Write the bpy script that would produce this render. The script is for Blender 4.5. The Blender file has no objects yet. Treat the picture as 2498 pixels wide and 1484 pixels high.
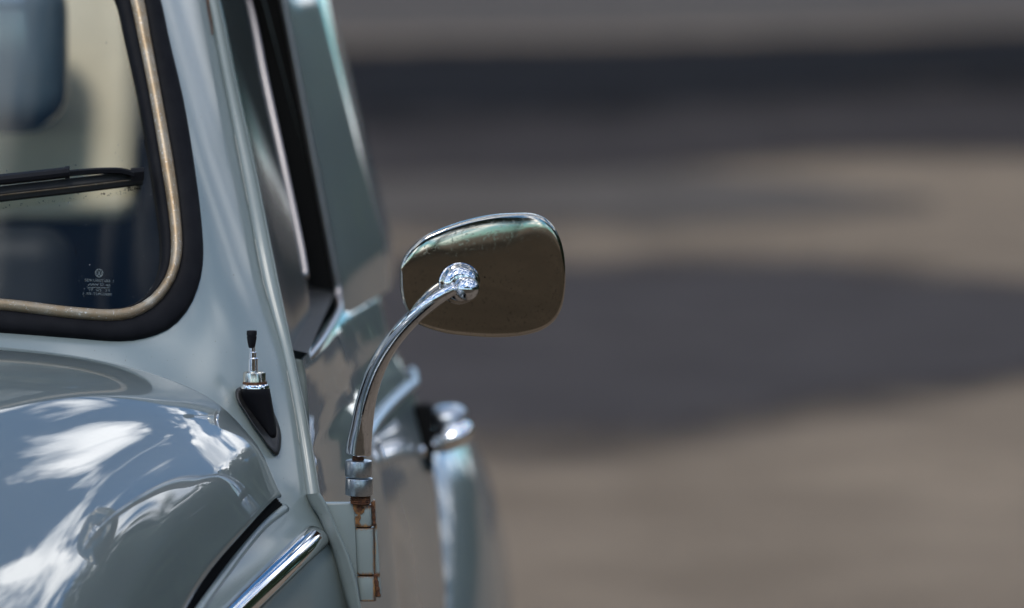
import bpy, bmesh, math, random
import numpy as np
from mathutils import Vector, Matrix

random.seed(7)
scene = bpy.context.scene
# ------------------------------------------------------------------ camera
F = 10320.0                     # focal length in photo pixels (photo taken as 2497 px wide)
CU, CV = 1248.5, 742.0
VPU, VPV = 1330.0, -270.0       # where the car's long axis (+Y) vanishes
CAM = np.array([0.0, 0.0, 1.42])
pitch = math.atan((CV - VPV) / F)
yaw = math.atan((VPU - CU) * math.cos(pitch) / F)
fw = np.array([-math.sin(yaw) * math.cos(pitch), math.cos(yaw) * math.cos(pitch), -math.sin(pitch)])
rt = np.array([math.cos(yaw), math.sin(yaw), 0.0])
up = np.cross(rt, fw)
cam_d = bpy.data.cameras.new('camera')
cam = bpy.data.objects.new('camera', cam_d)
scene.collection.objects.link(cam)
cam.matrix_world = Matrix(((rt[0], up[0], -fw[0], CAM[0]), (rt[1], up[1], -fw[1], CAM[1]), (rt[2], up[2], -fw[2], CAM[2]), (0, 0, 0, 1)))
cam_d.sensor_width = 36.0
cam_d.lens = F * 36.0 / 2497.0
cam_d.clip_start = 0.1
cam_d.clip_end = 2000.0
cam_d.dof.use_dof = True
cam_d.dof.focus_distance = 4.0
cam_d.dof.aperture_fstop = 3.0
scene.camera = cam
# ------------------------------------------------------------------ sky and sun
SUN_EL, SUN_AZ = math.radians(50), math.radians(-168)    # azimuth from +Y (behind the car), clockwise seen from above
world = bpy.data.worlds.new('World')
scene.world = world
world.use_nodes = True
wn, wl = world.node_tree.nodes, world.node_tree.links
wn.clear()
sky = wn.new('ShaderNodeTexSky'); sky.sky_type = 'NISHITA'; sky.sun_disc = False
sky.sun_elevation = SUN_EL; sky.sun_rotation = SUN_AZ
sky.air_density = 1.0; sky.dust_density = 0.3; sky.ozone_density = 3.0
tc = wn.new('ShaderNodeTexCoord')
sep = wn.new('ShaderNodeSeparateXYZ'); wl.new(tc.outputs['Generated'], sep.inputs[0])
mx = wn.new('ShaderNodeMath'); mx.operation = 'MAXIMUM'; mx.inputs[1].default_value = 0.06
wl.new(sep.outputs['Z'], mx.inputs[0])
ad = wn.new('ShaderNodeMath'); ad.operation = 'ADD'; ad.inputs[1].default_value = 0.55
wl.new(mx.outputs[0], ad.inputs[0])
dv = wn.new('ShaderNodeVectorMath'); dv.operation = 'DIVIDE'
cmb = wn.new('ShaderNodeCombineXYZ')
for i in range(3): wl.new(ad.outputs[0], cmb.inputs[i])
wl.new(tc.outputs['Generated'], dv.inputs[0]); wl.new(cmb.outputs[0], dv.inputs[1])
mp = wn.new('ShaderNodeMapping'); mp.inputs['Location'].default_value = (31.2, 9.4, 0)
wl.new(dv.outputs[0], mp.inputs[0])
nz = wn.new('ShaderNodeTexNoise'); nz.inputs['Scale'].default_value = 6.5; nz.inputs['Detail'].default_value = 6
nz.inputs['Roughness'].default_value = 0.56; nz.inputs['Distortion'].default_value = 0.25
wl.new(mp.outputs[0], nz.inputs['Vector'])
cr = wn.new('ShaderNodeValToRGB')
cr.color_ramp.elements[0].position = 0.50; cr.color_ramp.elements[0].color = (0, 0, 0, 1)
cr.color_ramp.elements[1].position = 0.60; cr.color_ramp.elements[1].color = (1, 1, 1, 1)
wl.new(nz.outputs['Fac'], cr.inputs[0])
mixc = wn.new('ShaderNodeMix'); mixc.data_type = 'RGBA'
mixc.inputs['B'].default_value = (36, 36.6, 37.6, 1)
wl.new(cr.outputs[0], mixc.inputs['Factor']); tint = wn.new('ShaderNodeMix'); tint.data_type = 'RGBA'; tint.blend_type = 'MULTIPLY'; tint.inputs['Factor'].default_value = 1.0
tint.inputs['B'].default_value = (.76, 1.54, 2.0, 1); wl.new(sky.outputs[0], tint.inputs['A']); wl.new(tint.outputs['Result'], mixc.inputs['A'])
nz2 = wn.new('ShaderNodeTexNoise'); nz2.inputs['Scale'].default_value = 8.0; nz2.inputs['Detail'].default_value = 6; wl.new(mp.outputs[0], nz2.inputs['Vector'])
cc2 = wn.new('ShaderNodeValToRGB'); cc2.color_ramp.elements[0].position = .35; cc2.color_ramp.elements[0].color = (.42, .45, .50, 1)
cc2.color_ramp.elements[1].position = .6; cc2.color_ramp.elements[1].color = (1, 1, 1, 1); wl.new(nz2.outputs['Fac'], cc2.inputs[0])
cmul = wn.new('ShaderNodeMix'); cmul.data_type = 'RGBA'; cmul.blend_type = 'MULTIPLY'; cmul.inputs['Factor'].default_value = 1.0
cmul.inputs['A'].default_value = (44, 44.3, 44.6, 1); cmul.clamp_result = False; wl.new(cc2.outputs[0], cmul.inputs['B']); wl.new(cmul.outputs['Result'], mixc.inputs['B'])
bg = wn.new('ShaderNodeBackground'); bg.inputs['Strength'].default_value = 0.15
wl.new(mixc.outputs['Result'], bg.inputs[0])
wo = wn.new('ShaderNodeOutputWorld'); wl.new(bg.outputs[0], wo.inputs[0])

sun_d = bpy.data.lights.new('sun', 'SUN'); sun_d.energy = 2.6; sun_d.angle = math.radians(11); sun_d.color = (1.0, 0.93, 0.84)
sun = bpy.data.objects.new('sun', sun_d); scene.collection.objects.link(sun)
sdir = Vector((math.sin(SUN_AZ) * math.cos(SUN_EL), math.cos(SUN_AZ) * math.cos(SUN_EL), math.sin(SUN_EL)))
sun.rotation_euler = sdir.to_track_quat('Z', 'Y').to_euler()
sun.location = (-6, -6, 8)

scene.view_settings.view_transform = 'Standard'
scene.view_settings.look = 'None'
scene.view_settings.gamma = 1.0
scene.view_settings.use_curve_mapping = False
scene.view_settings.exposure = -0.92
scene.render.engine = 'CYCLES'
scene.cycles.use_denoising = True
scene.cycles.max_bounces = 10
scene.cycles.transparent_max_bounces = 16
scene.cycles.sample_clamp_indirect = 8.0

# ------------------------------------------------------------------ helpers
def ray(u, v):
    return fw + ((u - CU) / F) * rt - ((v - CV) / F) * up
def at(u, v, y):                       # point on the sight line of photo pixel (u, v) at world depth y
    d = ray(u, v)
    return CAM + d * (y / d[1])
def spline(pts, n, closed=False):
    p = np.array(pts, float)
    if closed: p = np.vstack([p[-2:], p, p[:3]])
    d = np.sqrt(np.linalg.norm(np.diff(p, axis=0), axis=1)) + 1e-9
    t = np.concatenate([[0], np.cumsum(d)])
    m = np.zeros_like(p)
    m[1:-1] = ((p[1:-1] - p[:-2]) / d[:-1, None] * d[1:, None] + (p[2:] - p[1:-1]) / d[1:, None] * d[:-1, None]) / (d[:-1] + d[1:])[:, None]
    m[0] = (p[1] - p[0]) / d[0]; m[-1] = (p[-1] - p[-2]) / d[-1]
    a, b = (t[2], t[-3]) if closed else (t[0], t[-1])
    ts = np.linspace(a, b, n + 1)[:-1] if closed else np.linspace(a, b, n)
    i = np.clip(np.searchsorted(t, ts, side='right') - 1, 0, len(p) - 2)
    h = d[i][:, None]; s = ((ts - t[i]) / d[i])[:, None]
    return ((2*s**3 - 3*s**2 + 1) * p[i] + (s**3 - 2*s**2 + s) * h * m[i] + (-2*s**3 + 3*s**2) * p[i+1] + (s**3 - s**2) * h * m[i+1])
def resample(p, n):
    d = np.linalg.norm(np.diff(p, axis=0), axis=1); t = np.concatenate([[0], np.cumsum(d)])
    ts = np.linspace(0, t[-1], n)
    return np.stack([np.interp(ts, t, p[:, k]) for k in range(p.shape[1])], 1)
col = scene.collection
def mesh_obj(name, verts, faces, mat, parent=None, smooth=True, label=None):
    me = bpy.data.meshes.new(name)
    me.from_pydata([tuple(map(float, v)) for v in verts], [], [tuple(map(int, f)) for f in faces])
    me.validate(); me.update()
    bm = bmesh.new(); bm.from_mesh(me)
    bm.to_mesh(me); bm.free()
    if smooth: me.polygons.foreach_set('use_smooth', [True] * len(me.polygons))
    o = bpy.data.objects.new(name, me); col.objects.link(o)
    if mat: me.materials.append(mat)
    if parent is not None: set_parent(o, parent)
    if label: o['label'] = label
    return o
def set_parent(o, parent):
    o.parent = parent
    o.matrix_parent_inverse = world_of(parent).inverted()
def world_of(o):
    m = o.matrix_basis.copy()
    if o.parent: m = world_of(o.parent) @ o.matrix_parent_inverse @ m
    return m
def grid_faces(nr, nc, wrap=False, flip=False):
    f = []
    for i in range(nr - 1):
        for j in range(nc if wrap else nc - 1):
            k = (j + 1) % nc
            q = (i*nc + j, i*nc + k, (i+1)*nc + k, (i+1)*nc + j)
            f.append(q[::-1] if flip else q)
    return f
def grid_obj(name, rows, mat, parent=None, wrap=False, flip=False, caps=False, **k):
    rows = [np.asarray(r, float) for r in rows]; nr, nc = len(rows), len(rows[0])
    f = grid_faces(nr, nc, wrap, flip)
    if caps:
        a = tuple(range(nc)); b = tuple(range((nr-1)*nc, nr*nc))
        f += [a[::-1], b] if not flip else [a, b[::-1]]
    return mesh_obj(name, np.vstack(rows), f, mat, parent, **k)
def loft(curves, n_across):
    c = np.array(curves, float)
    cols_ = [spline(c[:, j], n_across) for j in range(c.shape[1])]
    return np.stack(cols_, 1)
def tube_rows(path, rad, n=20):
    path = np.asarray(path, float); m = len(path)
    rad = np.broadcast_to(np.asarray(rad, float), (m,)) if np.ndim(rad) < 2 else rad
    tan = np.gradient(path, axis=0); tan /= np.linalg.norm(tan, axis=1)[:, None]
    ref = np.array([0.0, -1.0, 0.0]); rows = []
    if abs(tan[0] @ ref) > .9: ref = np.array([1.0, 0, 0])
    for i in range(m):
        a = ref - tan[i] * (ref @ tan[i]); a /= np.linalg.norm(a); ref = a
        b = np.cross(tan[i], a)
        th = np.linspace(0, 2*np.pi, n, endpoint=False)
        rows.append(path[i] + rad[i] * (np.cos(th)[:, None]*a + np.sin(th)[:, None]*b))
    return rows
def tube(name, path, rad, mat, parent=None, n=20, **k):
    return grid_obj(name, tube_rows(path, rad, n), mat, parent, wrap=True, caps=True, **k)
def lathe(name, base, axis, prof, mat, parent=None, n=40, **k):      # prof: (distance along axis, radius)
    axis = np.asarray(axis, float) / np.linalg.norm(axis)
    a = np.cross(axis, [0, 1, 0.01]); a /= np.linalg.norm(a); b = np.cross(axis, a)
    th = np.linspace(0, 2*np.pi, n, endpoint=False)
    rows = [np.asarray(base) + h*axis + r*(np.cos(th)[:, None]*a + np.sin(th)[:, None]*b) for h, r in prof]
    return sharp(grid_obj(name, rows, mat, parent, wrap=True, caps=True, **k), 32)
def sharp(o, deg=35):
    bm = bmesh.new(); bm.from_mesh(o.data)
    for e in bm.edges:
        if len(e.link_faces) == 2 and e.calc_face_angle(0) > math.radians(deg): e.smooth = False
    bm.to_mesh(o.data); bm.free()
    return o
def box(name, lo, hi, mat, parent=None, bev=0.0, seg=3, label=None):
    bm = bmesh.new(); bmesh.ops.create_cube(bm, size=1.0)
    lo, hi = np.array(lo), np.array(hi)
    for v in bm.verts: v.co = Vector((lo + hi)/2 + np.array(v.co)*(hi-lo))
    if bev: bmesh.ops.bevel(bm, geom=bm.edges[:], offset=bev, segments=seg, affect='EDGES', profile=0.5)
    me = bpy.data.meshes.new(name); bm.to_mesh(me); bm.free()
    if bev: me.polygons.foreach_set('use_smooth', [True]*len(me.polygons))
    me.materials.append(mat)
    o = bpy.data.objects.new(name, me); col.objects.link(o)
    if parent is not None: set_parent(o, parent)
    if label: o['label'] = label
    return o
def mirror_copy(o, parent):                                  # the same part on the other side of the car
    c = o.copy(); c.data = o.data.copy(); col.objects.link(c)
    for v in c.data.vertices: v.co.x = 2*XC - v.co.x
    c.data.flip_normals()
    if parent is not None: set_parent(c, parent)
    if 'label' in c: del c['label']
    return c

# ------------------------------------------------------------------ materials
def new_mat(name):
    m = bpy.data.materials.new(name); m.use_nodes = True
    nt = m.node_tree; b = nt.nodes['Principled BSDF']
    return m, nt.nodes, nt.links, b
def noise(n, l, scale, detail=4, rough=.55, coord='Object', stretch=None):
    t = n.new('ShaderNodeTexCoord'); x = n.new('ShaderNodeTexNoise')
    x.inputs['Scale'].default_value = scale; x.inputs['Detail'].default_value = detail; x.inputs['Roughness'].default_value = rough
    if stretch:
        mpp = n.new('ShaderNodeMapping'); mpp.inputs['Scale'].default_value = stretch
        l.new(t.outputs[coord], mpp.inputs[0]); l.new(mpp.outputs[0], x.inputs['Vector'])
    else: l.new(t.outputs[coord], x.inputs['Vector'])
    return x.outputs['Fac']
def ramp(n, l, fac, stops):
    r = n.new('ShaderNodeValToRGB'); e = r.color_ramp.elements
    while len(e) < len(stops): e.new(0.5)
    for el, (p, c) in zip(e, stops):
        el.position = p; el.color = (*c, 1) if len(c) == 3 else c
    l.new(fac, r.inputs[0]); return r.outputs[0]
def mixcol(n, l, fac, a, b):
    m = n.new('ShaderNodeMix'); m.data_type = 'RGBA'
    for key, val in (('Factor', fac), ('A', a), ('B', b)):
        if hasattr(val, 'links') or hasattr(val, 'is_linked'): l.new(val, m.inputs[key])
        else: m.inputs[key].default_value = val if key == 'Factor' else (*val, 1)
    return m.outputs['Result']
def bump(n, l, b, h, strength, dist=.001):
    bp = n.new('ShaderNodeBump'); bp.inputs['Strength'].default_value = strength; bp.inputs['Distance'].default_value = dist
    l.new(h, bp.inputs['Height']); l.new(bp.outputs[0], b.inputs['Normal'])

def paint_mat(name, base, coat_rough=.012):
    m, n, l, b = new_mat(name)
    f = noise(n, l, 14, 5)
    fine = noise(n, l, 260, 3)
    c = mixcol(n, l, ramp(n, l, f, [(.3, (0, 0, 0)), (.75, (1, 1, 1))]), base, tuple(x*.93 for x in base))
    sp = ramp(n, l, noise(n, l, 420, 1), [(.76, (0, 0, 0)), (.79, (1, 1, 1))])
    c = mixcol(n, l, sp, c, (.10, .10, .09))
    l.new(c, b.inputs['Base Color'])
    b.inputs['Roughness'].default_value = .38; b.inputs['IOR'].default_value = 1.5
    b.inputs['Coat Weight'].default_value = 1.0; b.inputs['Coat Roughness'].default_value = coat_rough
    b.inputs['Coat IOR'].default_value = 2.15
    return m
M = {}
M['paint'] = paint_mat('blue_grey_paint', (.165, .202, .199))
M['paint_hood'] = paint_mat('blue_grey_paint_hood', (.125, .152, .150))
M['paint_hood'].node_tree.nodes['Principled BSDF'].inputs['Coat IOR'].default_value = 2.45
M['paint_shell'] = paint_mat('blue_grey_paint_cowl', (.190, .228, .224), .19)
M['paint_shell'].node_tree.nodes['Principled BSDF'].inputs['Coat IOR'].default_value = 1.7
M['paint_old'] = paint_mat('blue_grey_paint_worn', (.195, .230, .226), .14)
M['paint_old'].node_tree.nodes['Principled BSDF'].inputs['Coat Weight'].default_value = .2; M['paint_old'].node_tree.nodes['Principled BSDF'].inputs['Coat IOR'].default_value = 1.5

def chrome_mat(name, tint, rough, pit):
    m, n, l, b = new_mat(name)
    b.inputs['Metallic'].default_value = 1.0
    p = ramp(n, l, noise(n, l, 330, 5, .7), [(.60 - pit*.1, (0, 0, 0)), (.72, (1, 1, 1))])
    c = mixcol(n, l, p, tint, tuple(t*.45 for t in tint))
    l.new(c, b.inputs['Base Color'])
    r = n.new('ShaderNodeMapRange'); r.inputs['To Min'].default_value = rough; r.inputs['To Max'].default_value = rough + .35*pit
    l.new(p, r.inputs['Value']); l.new(r.outputs[0], b.inputs['Roughness'])
    bump(n, l, b, p, .12*pit, .0006)
    return m
M['chrome'] = chrome_mat('chrome', (.62, .63, .66), .06, .35)
M['chrome_pitted'] = chrome_mat('pitted_chrome', (.58, .60, .63), .12, .55)
M['chrome_dull'] = chrome_mat('dull_pitted_chrome', (.43, .46, .50), .30, .8)
M['chrome_bright'] = chrome_mat('bright_chrome', (.85, .85, .86), .06, .0)
M['dull_trim'] = chrome_mat('dull_window_trim', (.36, .33, .325), .32, .2)
M['steel_shell'] = chrome_mat('mirror_shell_steel', (.43, .395, .34), .07, .3)

m, n, l, b = new_mat('aged_trim'); M['trim'] = m
f1 = noise(n, l, 38, 5, .6); f2 = noise(n, l, 420, 3, .7)
c = ramp(n, l, f1, [(.30, (.25, .165, .085)), (.45, (.29, .215, .135)), (.58, (.31, .25, .18)), (.72, (.42, .38, .31))])
c = mixcol(n, l, ramp(n, l, f2, [(.60, (0, 0, 0)), (.70, (1, 1, 1))]), c, (.66, .65, .6))
l.new(c, b.inputs['Base Color']); b.inputs['Metallic'].default_value = .55; b.inputs['Roughness'].default_value = .42
bump(n, l, b, f2, .25, .0005)

m, n, l, b = new_mat('black_rubber'); M['rubber'] = m
c = ramp(n, l, noise(n, l, 60, 6), [(.3, (.003, .003, .0045)), (.8, (.008, .008, .010))])
l.new(c, b.inputs['Base Color']); b.inputs['Roughness'].default_value = .6; b.inputs['Specular IOR Level'].default_value = .12
bump(n, l, b, noise(n, l, 900, 2), .1, .0003)
m, n, l, b = new_mat('dusty_rubber'); M['rubber_dusty'] = m
c = ramp(n, l, noise(n, l, 55, 6, .65), [(.35, (.006, .006, .007)), (.75, (.020, .018, .015))])
l.new(c, b.inputs['Base Color']); b.inputs['Roughness'].default_value = .65
m, n, l, b = new_mat('black_plastic'); M['plastic'] = m
b.inputs['Base Color'].default_value = (.006, .006, .008, 1); b.inputs['Roughness'].default_value = .5; b.inputs['Specular IOR Level'].default_value = .15
bump(n, l, b, noise(n, l, 700, 3), .12, .0004)
m, n, l, b = new_mat('dark_gap'); M['gap'] = m
b.inputs['Base Color'].default_value = (.006, .006, .006, 1); b.inputs['Roughness'].default_value = .9; b.inputs['Specular IOR Level'].default_value = .1

m, n, l, b = new_mat('rust'); M['rust'] = m
f1 = noise(n, l, 300, 6, .7)
l.new(ramp(n, l, f1, [(.3, (.018, .008, .005)), (.5, (.075, .026, .010)), (.7, (.20, .085, .03))]), b.inputs['Base Color'])
b.inputs['Roughness'].default_value = .9; bump(n, l, b, f1, .8, .001)
m, n, l, b = new_mat('rust_stain'); M['rust_stain'] = m
f1 = noise(n, l, 240, 6, .7)
l.new(ramp(n, l, f1, [(.3, (.03, .012, .006)), (.6, (.22, .10, .03)), (.8, (.35, .2, .07))]), b.inputs['Base Color'])
b.inputs['Roughness'].default_value = .8
# ------------------------------------------------------------------ glass
def glass_mat(name, tint, gain, dusty):
    m = bpy.data.materials.new(name); m.use_nodes = True
    n, l = m.node_tree.nodes, m.node_tree.links; n.clear()
    out = n.new('ShaderNodeOutputMaterial'); tr = n.new('ShaderNodeBsdfTransparent'); tr.inputs[0].default_value = (*tint, 1)
    gl = n.new('ShaderNodeBsdfGlossy'); gl.inputs['Roughness'].default_value = 0.0; gl.inputs['Color'].default_value = (.95, .97, 1, 1)
    fr = n.new('ShaderNodeFresnel'); fr.inputs['IOR'].default_value = 1.5
    mu = n.new('ShaderNodeMath'); mu.operation = 'MULTIPLY'; mu.inputs[1].default_value = gain; mu.use_clamp = True
    l.new(fr.outputs[0], mu.inputs[0])
    mix = n.new('ShaderNodeMixShader'); l.new(mu.outputs[0], mix.inputs[0]); l.new(tr.outputs[0], mix.inputs[1]); l.new(gl.outputs[0], mix.inputs[2])
    last = mix
    if dusty:
        df = n.new('ShaderNodeBsdfDiffuse'); df.inputs[0].default_value = (.5, .5, .48, 1)
        film = ramp(n, l, noise(n, l, 9, 5), [(.35, (.003,)*3), (.75, (.014,)*3)])
        spk = ramp(n, l, noise(n, l, 340, 1.5, .5), [(.745, (0, 0, 0)), (.79, (.40,)*3)])
        ax = n.new('ShaderNodeMath'); ax.operation = 'MAXIMUM'; l.new(film, ax.inputs[0]); l.new(spk, ax.inputs[1])
        mx2 = n.new('ShaderNodeMixShader'); l.new(ax.outputs[0], mx2.inputs[0]); l.new(last.outputs[0], mx2.inputs[1]); l.new(df.outputs[0], mx2.inputs[2])
        d2 = n.new('ShaderNodeBsdfDiffuse'); d2.inputs[0].default_value = (.02, .018, .015, 1)
        sp2 = ramp(n, l, noise(n, l, 210, 2, .6), [(.735, (0, 0, 0)), (.775, (.7,)*3)])
        mx3 = n.new('ShaderNodeMixShader'); l.new(sp2, mx3.inputs[0]); l.new(mx2.outputs[0], mx3.inputs[1]); l.new(d2.outputs[0], mx3.inputs[2])
        last = mx3
    l.new(last.outputs[0], out.inputs[0])
    return m
M['glass'] = glass_mat('windscreen_glass', (.92, .94, .91), .55, True)
m, n, l, b = new_mat('dusty_side_glass'); M['side_glass'] = m
l.new(ramp(n, l, noise(n, l, 8, 4), [(.3, (.040, .050, .047)), (.7, (.060, .072, .068))]), b.inputs['Base Color']); b.inputs['Roughness'].default_value = .10; b.inputs['Specular IOR Level'].default_value = .6
m = bpy.data.materials.new('etched'); m.use_nodes = True; M['etch'] = m
n, l = m.node_tree.nodes, m.node_tree.links
b = n['Principled BSDF']; b.inputs['Base Color'].default_value = (.34, .40, .40, 1); b.inputs['Roughness'].default_value = .9; b.inputs['Alpha'].default_value = .30

def plain(name, c, rough=.7, scale=30, var=.15, spec=.5):
    m, n, l, b = new_mat(name)
    l.new(ramp(n, l, noise(n, l, scale, 5), [(.3, tuple(x*(1-var) for x in c)), (.7, tuple(min(1, x*(1+var)) for x in c))]), b.inputs['Base Color'])
    b.inputs['Roughness'].default_value = rough; b.inputs['Specular IOR Level'].default_value = spec
    return m
M['sealant'] = plain('old_sealant', (.40, .40, .37), .8, 60, .15)
M['cream'] = plain('cream_vinyl', (.86, .77, .58), .55, 20, .05)
M['blue_vinyl'] = plain('dark_blue_vinyl', (.12, .18, .235), .14, 20, .1, 1.0)
M['dark_trim'] = plain('dark_interior', (.02, .026, .032), .7)
M['grey_vinyl'] = plain('grey_vinyl', (.022, .026, .030), .6)

# ------------------------------------------------------------------ ground
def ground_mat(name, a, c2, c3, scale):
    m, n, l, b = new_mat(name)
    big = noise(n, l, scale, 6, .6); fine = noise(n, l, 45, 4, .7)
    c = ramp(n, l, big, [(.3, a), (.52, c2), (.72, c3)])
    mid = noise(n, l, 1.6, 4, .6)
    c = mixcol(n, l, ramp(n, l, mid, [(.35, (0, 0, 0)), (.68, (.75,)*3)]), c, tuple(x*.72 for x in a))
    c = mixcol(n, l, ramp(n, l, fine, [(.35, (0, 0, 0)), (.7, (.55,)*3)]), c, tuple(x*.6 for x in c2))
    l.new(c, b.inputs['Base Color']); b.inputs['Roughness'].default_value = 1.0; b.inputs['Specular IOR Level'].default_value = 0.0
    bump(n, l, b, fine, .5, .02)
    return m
M['gravel'] = ground_mat('tan_gravel', (.198, .153, .113), (.250, .194, .142), (.318, .244, .174), .28)
M['asphalt'] = ground_mat('worn_asphalt', (.068, .061, .060), (.081, .072, .070), (.098, .086, .080), .35)  # darker tones for the ground bands behind the car
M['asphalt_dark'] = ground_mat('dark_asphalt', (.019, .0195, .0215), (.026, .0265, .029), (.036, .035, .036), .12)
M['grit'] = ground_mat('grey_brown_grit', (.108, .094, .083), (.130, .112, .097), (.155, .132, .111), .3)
M['pave'] = ground_mat('grey_paving', (.098, .087, .079), (.118, .104, .093), (.145, .125, .107), .3)
def struct(o):
    o['kind'] = 'structure'; return o
def sheet(name, outline, z, mat):
    return struct(mesh_obj(name, [(x, y, z) for x, y in outline], [tuple(range(len(outline)))], mat, smooth=False))
def gp(u, v):                                    # ground point seen at photo pixel (u, v)
    d = ray(u, v); t = -CAM[2]/d[2]; q = CAM + d*t
    return q[0], q[1]
def band_sheet(name, near_px, far_px, z, mat, wn_=.25, wf_=.25):      # a strip of ground whose tone fades out unevenly at its edges
    a_ = resample(spline([gp(u, v) for u, v in near_px], 200), 90); b_ = resample(spline([gp(u, v) for u, v in far_px], 200), 90)
    ts = [(0, 0), (wn_*.5, .5), (wn_, 1), (1-wf_, 1), (1-wf_*.5, .5), (1, 0)]
    V = np.vstack([np.column_stack([a_*(1-t) + b_*t, np.full(90, z)]) for t, _ in ts])
    o = mesh_obj(name, V, grid_faces(6, 90), mat, smooth=False)
    at_ = o.data.attributes.new('edge', 'FLOAT', 'POINT'); at_.data.foreach_set('value', np.repeat([e for _, e in ts], 90).astype(np.float32))
    return struct(o)
def fade_edges(m):  # uneven fade towards the band edges
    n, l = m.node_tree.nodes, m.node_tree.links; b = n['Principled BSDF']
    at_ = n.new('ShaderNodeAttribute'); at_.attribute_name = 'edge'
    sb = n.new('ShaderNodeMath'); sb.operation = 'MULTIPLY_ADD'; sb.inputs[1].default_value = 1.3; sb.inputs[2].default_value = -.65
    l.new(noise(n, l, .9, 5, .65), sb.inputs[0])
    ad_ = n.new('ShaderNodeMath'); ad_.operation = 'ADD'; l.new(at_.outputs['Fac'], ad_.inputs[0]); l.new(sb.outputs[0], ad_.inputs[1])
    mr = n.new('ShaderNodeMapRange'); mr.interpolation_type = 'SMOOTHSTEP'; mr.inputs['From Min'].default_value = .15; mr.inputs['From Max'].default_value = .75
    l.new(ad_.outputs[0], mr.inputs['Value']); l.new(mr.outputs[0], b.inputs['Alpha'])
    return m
ng = 24
gv = [(-300 + 600*i/ng, -300 + 700*j/ng, 0) for j in range(ng+1) for i in range(ng+1)]
struct(mesh_obj('ground', gv, grid_faces(ng+1, ng+1), M['gravel'], smooth=False))
sheet('driveway', [(-14, -45), (9, -45), (9, 1.0), (8, 2.2), (2, 2.6), (-6, 2.4), (-14, 2.0)], .004, ground_mat('brown_earth', (.085, .066, .046), (.105, .080, .054), (.13, .10, .068), .3))
for key in ('asphalt', 'asphalt_dark', 'grit'): fade_edges(M[key])
M['brown_asphalt'] = fade_edges(ground_mat('brown_asphalt', (.052, .046, .045), (.063, .055, .053), (.078, .068, .062), .3))
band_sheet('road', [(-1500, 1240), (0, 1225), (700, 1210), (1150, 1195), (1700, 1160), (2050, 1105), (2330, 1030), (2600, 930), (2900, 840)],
    [(-1500, 545), (0, 548), (900, 556), (1500, 570), (1900, 582), (2250, 605), (2600, 660), (2750, 705), (2950, 750)], .004, M['asphalt'], .24, .42)  # dark band of ground with soft, uneven edges
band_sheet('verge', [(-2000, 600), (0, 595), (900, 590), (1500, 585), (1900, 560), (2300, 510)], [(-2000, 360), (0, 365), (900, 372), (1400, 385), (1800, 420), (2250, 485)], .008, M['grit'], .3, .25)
band_sheet('path', [(-3000, 480), (0, 475), (900, 462), (1500, 450), (1900, 415), (2300, 400), (3200, 420)], [(-3000, 230), (0, 225), (900, 220), (1500, 215), (1900, 200), (2300, 205), (3200, 220)], .012, M['brown_asphalt'], .16, .2)  # brown band, darker than the gravel around it
band_sheet('road', [(-3000, 410), (0, 405), (900, 395), (1300, 380), (1800, 335), (2200, 310), (2500, 315), (3500, 330)], [(-3000, 110), (0, 104), (800, 96), (1300, 90), (1800, 80), (2200, 68), (2500, 56), (3500, 36)], .016, M['asphalt_dark'], .5, .22)  # darkest band, fading out at both edges
r1 = spline([gp(u, v) for u, v in [(-3000, 100), (800, 92), (1800, 76), (2500, 52), (3500, 34)]], 60)
sheet('pavement', list(map(tuple, r1)) + [gp(3500, -140), gp(-3000, -140)], .001, M['pave'])

# ------------------------------------------------------------------ the car
XC = -0.85                                     # the car's centre plane
car = bpy.data.objects.new('vintage_car', None); col.objects.link(car)
car.location = (XC, 5.0, 0)
car['label'] = 'glossy blue-grey vintage car with chrome side mirror and rusty door hinge'
car['category'] = 'car'

def yw(x, z):                                  # windscreen surface
    return 3.92 + 0.60*(z - .99) + .45*(x - XC)**2
def on_ws(u, v):
    y = 4.0
    for _ in range(30):
        p = at(u, v, y); y = yw(p[0], p[2])
    return at(u, v, y)
def ws_normal(x, z):
    nn = np.array([.9*(x - XC), -1.0, .60]); return nn/np.linalg.norm(nn)
def ws(x, z, h=0.0):
    return np.array([x, yw(x, z), z]) + h*ws_normal(x, z)
def pw(u, v, h=0.0):
    p = on_ws(u, v); return p + h*ws_normal(p[0], p[2])

outer = [(391, 0), (414, 104), (449, 253), (477, 426), (492, 552), (495, 633), (486, 690), (460, 753), (414, 802), (345, 828), (288, 834), (173, 825), (0, 812)]
trimo = [(345, 0), (362, 90), (392, 253), (423, 431), (435, 528), (440, 600), (436, 645), (420, 692), (382, 745), (338, 774), (288, 787), (173, 782), (0, 762)]
trimi = [(311, 0), (331, 90), (362, 247), (391, 420), (407, 528), (413, 600), (408, 655), (393, 692), (358, 733), (318, 755), (270, 762), (173, 756), (0, 736)]
glss  = [(282, 0), (304, 90), (339, 247), (370, 420), (386, 528), (394, 604), (388, 661), (372, 698), (340, 735), (305, 752), (268, 757), (173, 752), (0, 731)]
def ws_curve(pix, off):
    vis = [on_ws(u, v) for u, v in pix]
    x0, z0 = vis[0][0], vis[0][2]
    top = [(XC, 1.418-off), (-.70, 1.416-off), (-.56, 1.410-off), (-.47, 1.396-off), (-.425-off*.5, 1.374-off*.8), (x0-.013, 1.343-off*.3)]
    zb = vis[-1][2]
    bot = [(-.62, zb+.006), (XC, zb+.011)]
    xz = top + [(p[0], p[2]) for p in vis] + bot
    return xz
K = 120
c_out, c_to, c_ti, c_gl = [resample(spline(ws_curve(c, o), 400), K) for c, o in ((outer, 0), (trimo, .024), (trimi, .034), (glss, .040))]
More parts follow.
